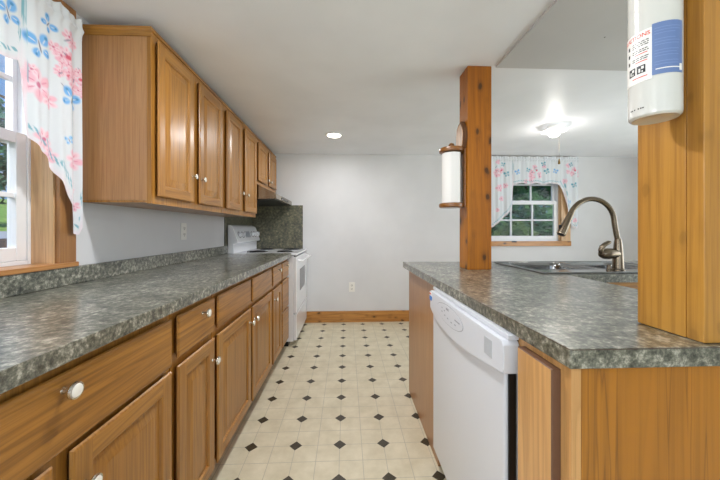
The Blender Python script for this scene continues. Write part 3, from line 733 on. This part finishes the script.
b = MB(); b.prism([(1.427, .796), (1.427, .816), (1.392, .816), (1.386, .811), (1.393, .796)], 'X', .3870, .3880); b.build('sticker_print', label_cyan, pn)
b = MB(); b.box(.3870, .3880, 1.402, 1.426, .822, .829); b.build('sticker_stripe', label_red, pn)

# ------------------------------------------------------------------ posts
b = MB().box(.675, .811, 1.697, 1.822, CT+.0006, CZ-.0002, 0, .003); b.base = (.7375, 1.76, CT)
tag(b.build('wooden_post', pine_post), 'knotty amber pine post on the counter, holding the paper towels', 'post', 'timber posts on the peninsula')
b = MB().box(.700, .830, .576, .6085, CT+.0006, CZ-.0002, 0, .003); b.box(.700, .830, .6090, .716, CT+.0006, CZ-.0002, 0, .003); b.base = (.77, .65, CT)
tag(b.build('wooden_post', pine_gold), 'golden pine post at the counter end, holding the fire extinguisher', 'post', 'timber posts on the peninsula')

# ------------------------------------------------------------------ paper towel holder and roll
hx, hy = .604, 1.758
HZ = -.022
ph = thing('paper_towel_holder', 'stained wooden paper towel holder with burl plaque, fixed to the amber post', 'paper towel holder', (.674, hy, 1.25))
b = MB(); b.box(.664, .6744, hy-.045, hy+.045, 1.268+HZ, 1.68, 0, .004); b.build('back_plate', holder_wood, ph)
def plaque(sy, sz, seed):
    rnd = random.Random(seed); return [(hy+sy*math.cos(2*PI*k/26)*(1+rnd.uniform(-.06, .06)), 1.646+sz*math.sin(2*PI*k/26)*(1+rnd.uniform(-.05, .05))) for k in range(26)]
b = MB(); b.prism(plaque(.062, .092, 4), 'X', .652, .6745, 0, .003); bk = b.build('burl_plaque', bark, ph)
b = MB(); b.prism(plaque(.051, .078, 4), 'X', .6495, .653); tag(b.build('plaque_face', burl, bk), 'pale burl face with dark figure')
for zz, nm in ((1.584+HZ, 'top_disc'), (1.268+HZ, 'bottom_disc')):
    b = MB(); b.lathe((hx, hy, zz), (0, 0, 1), [(.063, 0), (.069, .004), (.0705, .013), (.069, .022), (.063, .026), (0, .026)], 36)
    b.box(.645, .6655, hy-.03, hy+.03, zz+.002, zz+.024, 0, .003); b.build(nm, holder_wood, ph, weld=False)
b = MB(); b.lathe((hx, hy, 1.6102+HZ), (0, 0, 1), [(.008, 0), (.008, .006), (.014, .010), (.0165, .018), (.013, .026), (.006, .030), (0, .031)], 20); b.build('finial', holder_wood, ph)
pr = thing('paper_towel_roll', 'white paper towel roll standing in the wooden holder', 'paper towels', (hx, hy, 1.2945+HZ))
b = MB(); b.lathe((hx, hy, 1.2945+HZ), (0, 0, 1), [(.021, 0), (.0525, .0), (.0535, .002), (.0535, .283), (.0525, .285), (.021, .285), (.021, 0)], 48, 0, False, False)
b.box(hx-.02, hx+.03, hy-.0551, hy-.0535, 1.2965+HZ, 1.5775+HZ); b.build('paper', paper_m, pr, weld=False)
b = MB(); b.lathe((hx, hy, 1.2945+HZ), (0, 0, 1), [(.0185, .001), (.0208, .001), (.0208, .284), (.0185, .284), (.0185, .001)], 24, 0, False, False); b.build('core', card_m, pr)

# ------------------------------------------------------------------ fire extinguisher
ex, ey, er, ez = .647, .623, .0428, 1.352
fe = thing('fire_extinguisher', 'white fire extinguisher with blue label hanging on the golden post', 'fire extinguisher', (ex, ey, ez))
b = MB(); b.lathe((ex, ey, ez), (0, 0, 1), [(0, .004), (.028, .003), (.034, .0), (.038, .0), (er-.001, .004), (er, .010), (er, .31), (er*.94, .325), (er*.75, .342), (er*.45, .354), (.016, .358), (.016, .37)], 56, 0, False, True)
cy_ = b.build('cylinder', ext_white, fe)
b = MB(); b.lathe((ex, ey, ez+.3702), (0, 0, 1), [(.017, 0), (.017, .02), (.012, .024), (.012, .045)], 20); b.build('valve', black, fe)
b = MB(); b.tube([(ex, ey-.012, ez+.41), (ex-.02, ey-.06, ez+.418), (ex-.03, ey-.10, ez+.412)], [.008, .007, .006], 8); b.tube([(ex, ey-.012, ez+.395), (ex-.02, ey-.05, ez+.395), (ex-.03, ey-.085, ez+.385)], [.007, .006, .005], 8); b.build('lever', black, fe, weld=False)
b = MB(); b.box(ex+er+.0005, .6995, ey-.012, ey+.012, ez+.30, ez+.40, 0, .002); b.box(ex+.005, .6995, ey-.012, ey+.012, ez+.372, ez+.388, 0, .001); b.build('wall_bracket', nickel, fe, weld=False)
AC = math.radians(46.1); cd = Vector((-math.sin(AC), -math.cos(AC), 0)); cr = Vector((math.cos(AC), -math.sin(AC), 0))
def cyl(phi, z, off=0): return Vector((ex, ey, 0))+(cd*math.cos(phi)+cr*math.sin(phi))*(er+off)+Vector((0, 0, z))
def wrap(b, p0, p1, z0, z1, off, seg=16, mat=0):
    """p: degrees around the cylinder from where it faces the room"""
    p0, p1 = math.radians(p0), math.radians(p1)
    R0 = [[cyl(p0+(p1-p0)*k/seg, z, o) for (z, o) in ((z0, off), (z1, off), (z1, off-.0003), (z0, off-.0003))] for k in range(seg+1)]
    return b.rings(R0, mat)
lb_ = wrap(MB(), -84, -5, 1.424, 1.528, .0005, 24).build('label', label_white, fe)
bl = wrap(MB(), -5, 66, 1.430, 1.533, .0006, 24).build('instruction_label', label_blue, fe)
b = MB(); rnd = random.Random(2)
for k in range(14):
    z = 1.522-.0056*k
    if k % 4 == 3: continue
    wrap(b, 0, rnd.uniform(42, 58), z-.0006, z+.0006, .0009, 14)
b.build('fine_print', label_lightblue, bl, weld=False)
b = MB(); wrap(b, 2, 56, 1.4395, 1.4415, .0010, 14); wrap(b, 55, 63, 1.4345, 1.4475, .0010, 4); b.build('white_print', label_white, bl, weld=False)
def letters(body, size, phi_end, z, off, mat, name, parent):
    cu = bpy.data.curves.new('lettering', 'FONT'); cu.body = body; cu.size = size; cu.resolution_u = 2; cu.offset = size*.015
    to = bpy.data.objects.new('lettering', cu); COL.objects.link(to); bpy.context.view_layer.update()
    me = bpy.data.meshes.new_from_object(to.evaluated_get(bpy.context.evaluated_depsgraph_get()))
    xs_ = [v.co.x for v in me.vertices]; x1 = max(xs_)
    V = [cyl(math.radians(phi_end)+(v.co.x-x1)/er, z+v.co.y, off) for v in me.vertices]; F = [tuple(p.vertices) for p in me.polygons]
    bpy.data.objects.remove(to); bpy.data.curves.remove(cu); bpy.data.meshes.remove(me)
    return MB().add(V, F).build(name, mat, parent, weld=False)
letters('INSTRUCTIONS', .0112, -8, 1.5155, .0009, label_red, 'heading_lettering', lb_)
b = MB(); bd = MB()
for i, z in enumerate((1.504, 1.488, 1.472)):
    wrap(b, -66, -60, z-.004, z+.003, .0009, 3)
    for j in range(3 if i == 0 else 2):
        p = -50
        while p < -14:
            q = p+rnd.uniform(4, 9); wrap(b, p, min(q, -11), z-.0008-.0042*j+.003, z+.0008-.0042*j+.003, .0009, 3); p = q+2
    if i: wrap(bd, -42, -14, z-.0066, z-.0050, .0009, 6)
b.build('small_print', label_black, lb_, weld=False); bd.build('red_small_print', label_red, lb_, weld=False)
b = MB(); wi = MB()
for p0 in (-62, -38):
    wrap(b, p0, p0+20, 1.442, 1.458, .0009, 6); wrap(wi, p0+5, p0+9, 1.4445, 1.452, .0012, 3); wrap(wi, p0+11, p0+17, 1.450, 1.4555, .0012, 3); wrap(wi, p0+12, p0+15, 1.4435, 1.447, .0012, 3)
b.build('pictogram_print', label_black, lb_, weld=False); wi.build('pictogram_shape_print', label_white, lb_, weld=False)
b = MB(); wrap(b, -50, -14, 1.4335, 1.4352, .0009, 8); b.build('red_rule', label_red, lb_)
b = MB()
for p in (-58, -53, -46, -36, -30, -25): wrap(b, p, p+3.4, 1.3690, 1.3715, .0004, 3)
b.build('base_print', label_black, cy_, weld=False)

# ------------------------------------------------------------------ curtains: printed fabric with its own butterflies and blossoms
WHITE = (.73, .755, .785); BLUE = (.20, .46, .80); DEEP = (.08, .25, .50); TEAL = (.16, .42, .50); PINK = (.84, .48, .57); PALE = (.87, .67, .73); ROSE = (.66, .16, .28); INK = (.24, .26, .34); RED = (.72, .10, .16); GREEN = (.30, .44, .42)
def blot(C, A, Bz, a, z, ra, rz, rot, col, strength=1.0, soft=.35):
    ca, sa = math.cos(rot), math.sin(rot); da, dz = A-a, Bz-z
    u = (da*ca+dz*sa)/ra; v = (-da*sa+dz*ca)/rz; d = np.sqrt(u*u+v*v)
    k = np.clip((1-d)/soft, 0, 1)*strength
    for i in range(3): C[i][...] = C[i]*(1-k)+col[i]*k
def butterfly(C, A, Bz, a, z, s, rot=0., col=BLUE, dark=DEEP):
    for sgn in (-1, 1):
        for (du, dv, ru, rv, tilt) in ((.52, .46, .52, .44, .8), (.42, -.42, .38, .34, -.7)):
            x, y = sgn*du*s, dv*s; xr = x*math.cos(rot)-y*math.sin(rot); yr = x*math.sin(rot)+y*math.cos(rot)
            blot(C, A, Bz, a+xr, z+yr, ru*s, rv*s, rot+sgn*tilt, col)
            blot(C, A, Bz, a+xr*1.25, z+yr*1.25, ru*s*.28, rv*s*.3, rot+sgn*tilt, dark, .8)
            blot(C, A, Bz, a+xr*.85, z+yr*.75, ru*s*.5, rv*s*.10, rot+sgn*tilt, WHITE, .9)
    blot(C, A, Bz, a, z, .09*s, .5*s, rot, INK)
def blossom(C, A, Bz, a, z, s, rnd, col=PINK, heart=ROSE):
    n_ = 6; off = rnd.uniform(0, 6.28)
    for k in range(n_):
        t_ = off+2*PI*k/n_; x, y = math.cos(t_)*s*.58, math.sin(t_)*s*.58
        blot(C, A, Bz, a+x, z+y, s*.46, s*.36, t_, PALE if k % 2 else col, .95)
        blot(C, A, Bz, a+x*1.05, z+y*1.05, s*.26, s*.18, t_, col, .6); blot(C, A, Bz, a+x*.8, z+y*.8, s*.22, s*.04, t_, ROSE, .7)
    blot(C, A, Bz, a, z, s*.22, s*.22, 0, heart, .9)
def spray(C, A, Bz, a, z, s, rnd):
    for k in range(9):
        x, y = rnd.gauss(0, s*.5), rnd.gauss(0, s*.75)
        blossom(C, A, Bz, a+x, z+y, s*rnd.uniform(.30, .46), rnd)
    for k in range(4):
        x, y = rnd.gauss(0, s*.5), rnd.gauss(0, s*.6); blot(C, A, Bz, a+x, z+y, s*.28, s*.05, rnd.uniform(0, 3), INK, .85)
    blot(C, A, Bz, a+.15*s, z+.1*s, s*.2, s*.16, .4, RED, .9)

def valance(name, label, axis, a0, a1, top, depth, bottom, motifs, na, nv, folds, seed, side):
    """bottom: [(a, z)...] the hanging edge, centre and tails"""
    root = thing(name, label, 'curtain', (depth, (a0+a1)/2, top) if axis == 'Y' else ((a0+a1)/2, depth, top), 'printed window valances')
    rnd = random.Random(seed)
    a = np.linspace(a0, a1, na); bz = np.interp(a, [p[0] for p in bottom], [p[1] for p in bottom])
    v = np.linspace(0, 1, nv)[:, None]
    tp = top+.006*np.sin(a*62)+.004*np.sin(a*137+1)
    A = np.repeat(a[None, :], nv, 0); Z = tp[None, :]+(bz-tp)[None, :]*v
    Z0 = Z.copy()
    amp = .003+.006*np.clip((top-Z)/.5, 0, 1)
    D = amp*(np.sin(A*2*PI*folds+.8*np.sin(A*9))+.5*np.sin(A*2*PI*folds*2.3+1.3+2*Z))
    rod = np.exp(-((Z-(top-.045))/.012)**2); D = D+.0035*np.sin(A*190)*np.clip((Z-(top-.09))/.06, 0, 1)+side*.008*rod
    C = [np.full(A.shape, WHITE[i]) for i in range(3)]
    for f, args in motifs: f(C, A, Z0, *args) if f is butterfly else f(C, A, Z0, *args, rnd)
    edge = Z0-bz[None, :]
    # distance to the hanging edge, measured across it
    sl = np.gradient(bz, a); dist = edge/np.sqrt(1+sl*sl)[None, :]
    arc = np.concatenate([[0], np.cumsum(np.hypot(np.diff(a), np.diff(bz)))])[None, :]
    dash = (np.sin(arc*2*PI/.022+dist*260) > -.1)
    k = np.clip(2.0-np.abs(dist-.032)/.0045, 0, 1)*dash
    for i in range(3): C[i] = C[i]*(1-.85*k)+TEAL[i]*.85*k
    k = np.clip(1-dist/.020, 0, 1)*.55
    for i in range(3): C[i] = C[i]*(1-k)+PALE[i]*k
    if axis == 'Y': V = np.stack([depth+D, A, Z], -1)
    else: V = np.stack([A, depth+D, Z], -1)
    base = BASE[root.name]; V = V.reshape(-1, 3)-np.array(base)
    idx = np.arange(na*nv).reshape(nv, na)
    F = np.stack([idx[:-1, :-1], idx[:-1, 1:], idx[1:, 1:], idx[1:, :-1]], -1).reshape(-1, 4)
    me = bpy.data.meshes.new('fabric'); me.from_pydata(V.tolist(), [], F.tolist())
    at = me.color_attributes.new('print', 'FLOAT_COLOR', 'POINT')
    at.data.foreach_set('color', np.concatenate([np.stack([c_.ravel() for c_ in C], -1), np.ones((na*nv, 1))], -1).astype(np.float32).ravel())
    me.polygons.foreach_set('use_smooth', [True]*len(me.polygons)); me.materials.append(cloth_m)
    o = bpy.data.objects.new('fabric', me); COL.objects.link(o); o.parent = root
    r = MB(); zz = top-.045; d_ = depth-side*.020
    e = [(d_, a0-.0, zz), (d_, a1+.0, zz)] if axis == 'Y' else [(a0, d_, zz), (a1, d_, zz)]
    wl = WL+.0205 if axis == 'Y' else FARY-.0215
    ends = [(wl, a0, zz), *e, (wl, a1, zz)] if axis == 'Y' else [(a0, wl, zz), *e, (a1, wl, zz)]
    r.tube(ends, .005, 8); r.build('rod', white_trim, root)
    return root
mir = .795*2
LB = [(1.087, 1.690), (1.100, 1.645), (1.109, 1.564), (1.119, 1.440), (1.150, 1.412), (1.180, 1.393), (1.239, 1.311), (1.282, 1.218), (1.290, 1.112), (1.328, 1.098), (1.341, 1.15), (1.348, 1.20)]
cen = [(.54+.5*k/20, 1.672+.012*abs(math.sin(k/20*PI*3))) for k in range(21)]
lb = [(mir-p[0], p[1]) for p in reversed(LB)]+cen+LB
MO = [(butterfly, (1.055, 1.826, .046, .5)), (butterfly, (1.191, 1.878, .034, -.7)), (butterfly, (1.156, 1.775, .052, .35)), (spray, (1.258, 1.790, .070)), (spray, (1.262, 1.720, .050)), (spray, (1.322, 1.735, .050)), (blossom, (1.148, 1.634, .062)),
      (blossom, (1.196, 1.600, .036)), (blossom, (1.126, 1.680, .022)), (blossom, (1.296, 1.690, .03)), (butterfly, (1.282, 1.637, .046, -.3)), (blossom, (1.172, 1.448, .044)), (blossom, (1.200, 1.398, .034)), (blossom, (1.300, 1.400, .044)),
      (butterfly, (1.269, 1.472, .018, .4, (.25, .55, .85), DEEP)), (blossom, (1.312, 1.215, .022)), (blossom, (1.30, 1.28, .016)), (spray, (.93, 1.80, .07)), (butterfly, (.80, 1.82, .032, .2)), (spray, (.66, 1.80, .07)), (butterfly, (.45, 1.77, .036, -.3)), (spray, (.33, 1.76, .08)), (blossom, (.42, 1.62, .05)), (blossom, (.40, 1.42, .04))]
valance('valance_curtain', 'butterfly and blossom print valance with long side tails over the worktop window', 'Y', mir-1.336, 1.336, 1.985, -1.098, lb, MO, 420, 300, 9, 21, 1)
FB = [(1.50, 1.13), (1.66, 1.10), (1.80, 1.155), (1.90, 1.24), (2.00, 1.34), (2.040, 1.40), (2.048, 1.66)]
FB += [(2.06+.56*k/24, 1.672+.020*abs(math.sin(k/24*PI*3))) for k in range(25)]
FB += [(2.64, 1.66), (2.69, 1.57), (2.725, 1.40), (2.765, 1.22), (2.80, 1.15), (2.85, 1.135), (2.872, 1.16)]
MF = [(spray, (2.327, 1.84, .085)), (spray, (1.885, 1.84, .075)), (spray, (2.816, 1.845, .08)), (butterfly, (2.10, 1.826, .035, .4)), (butterfly, (2.235, 1.852, .03, -.3, TEAL, DEEP)), (butterfly, (2.47, 1.838, .036, .5, TEAL, DEEP)), (butterfly, (2.58, 1.842, .032, -.4)), (butterfly, (1.965, 1.80, .036, .3, TEAL, DEEP)),
      (butterfly, (2.43, 1.93, .030, .2, TEAL, DEEP)), (butterfly, (1.92, 1.92, .028, -.2, TEAL, DEEP)), (butterfly, (2.82, 1.672, .034, .3, TEAL, DEEP)), (blossom, (1.87, 1.63, .05)), (blossom, (1.95, 1.66, .035)), (blossom, (2.70, 1.72, .035)), (blossom, (1.90, 1.50, .035)), (blossom, (2.83, 1.235, .03)), (butterfly, (2.76, 1.46, .022, .2)), (blossom, (1.85, 1.36, .028)), (butterfly, (2.78, 1.925, .028, .6, TEAL, DEEP)), (blossom, (2.20, 1.715, .03)), (blossom, (1.65, 1.6, .06)), (spray, (1.6, 1.85, .07))]
valance('valance_curtain', 'white flowered valance with tails on the far window beyond the faucet', 'X', 1.50, 2.872, 2.022, FARY-.05, FB, MF, 380, 150, 8, 33, -1)

# ------------------------------------------------------------------ lights on the ceiling
def recessed(label, x, y, power):
    root = thing('recessed_light', label, 'ceiling light', (x, y, CZ-.001), 'recessed ceiling lights')
    b = MB(); b.lathe((x, y, CZ-.0012), (0, 0, -1), [(.088, 0), (.088, .003), (.080, .006), (.066, .004)], 40, 0, True, False); b.build('trim_ring', light_trim, root)
    b = MB(); b.lathe((x, y, CZ-.004), (0, 0, -1), [(.066, 0), (.060, .006), (.03, .010), (0, .011)], 40, 0, False, True); b.build('lens', lamp_lens, root)
    d = bpy.data.lights.new('recessed_lamp', 'AREA'); d.shape = 'DISK'; d.size = .13; d.energy = power; d.color = (.98, .985, 1)
    o = bpy.data.objects.new('recessed_lamp', d); COL.objects.link(o); o.location = (x, y, CZ-.02)
recessed('round recessed ceiling light in front of the far wall', -.119, 2.998, 10)
recessed('round recessed ceiling light cut off by the top edge of the photo', -.096, 1.135, 18)

lx, ly = 1.832, 2.653
cl = thing('ceiling_light', 'small frosted ceiling light with pull chain before the far window', 'ceiling light', (lx, ly, CZ-.001))
b = MB(); b.lathe((lx, ly, CZ-.0012), (0, 0, -1), [(.055, 0), (.055, .01), (.045, .022), (.03, .028)], 32); b.build('canopy', light_trim, cl)
b = MB(); b.lathe((lx, ly, CZ), (0, 0, -1), [(.034, .030), (.07, .034), (.098, .040), (.102, .044), (.100, .047), (.07, .042), (.034, .036)], 40, 0, False, False); b.build('shade_dish', frosted, cl)
b = MB(); b.lathe((lx, ly, CZ), (0, 0, -1), [(.028, .0285), (.040, .048), (.046, .065), (.042, .082), (.028, .094), (0, .099)], 32); b.build('globe', lamp_globe, cl)
b = MB(); b.tube([(lx+.050, ly, CZ-.044), (lx+.045, ly, CZ-.06), (lx+.044, ly, 1.745)], .0010, 6); ch = b.build('pull_chain', chain_m, cl)
b = MB(); b.lathe((lx+.044, ly, 1.745), (0, 0, -1), [(.003, 0), (.005, .008), (.0085, .030), (.0095, .042), (.006, .046), (0, .047)], 14); b.build('chain_bell', brass, ch)
d = bpy.data.lights.new('globe_lamp', 'POINT'); d.energy = 3.5; d.shadow_soft_size = .05; d.color = (1, .96, .9)
o = bpy.data.objects.new('globe_lamp', d); COL.objects.link(o); o.location = (lx, ly, CZ-.16)

# ------------------------------------------------------------------ outlets
def outlet(label, c_, u, n_):
    F_ = Face(c_, u, n_); root = thing('wall_outlet', label, 'outlet', c_, 'wall outlets')
    def slab(u0, u1, v0, v1, n0, n1, part, m, par, bev=.0015):
        p, q = F_.p(u0, v0, n0), F_.p(u1, v1, n1)
        b = MB().box(min(p.x, q.x), max(p.x, q.x), min(p.y, q.y), max(p.y, q.y), min(p.z, q.z), max(p.z, q.z), 0, bev); return b.build(part, m, par)
    pl = slab(-.036, .036, -.058, .058, .0006, .006, 'plate', plate_m, root)
    for v in (-.022, .022):
        rc_ = slab(-.017, .017, v-.015, v+.015, .0061, .009, 'socket', plate_m, pl)
        b = MB()
        for uu in (-.007, .007):
            p, q = F_.p(uu-.002, v-.004, .0085), F_.p(uu+.002, v+.008, .0096); b.box(min(p.x, q.x), max(p.x, q.x), min(p.y, q.y), max(p.y, q.y), min(p.z, q.z), max(p.z, q.z))
        p, q = F_.p(-.004, v-.012, .0085), F_.p(.004, v-.007, .0096); b.box(min(p.x, q.x), max(p.x, q.x), min(p.y, q.y), max(p.y, q.y), min(p.z, q.z), max(p.z, q.z))
        tag(b.build('slots', slot_m, root, weld=False))
outlet('white wall outlet above the worktop upstand, below the first wall cabinet', (WL, 2.215, 1.108), (0, 1, 0), (1, 0, 0))
outlet('white wall outlet low on the bare far wall', (.066, FARY, .424), (1, 0, 0), (0, -1, 0))
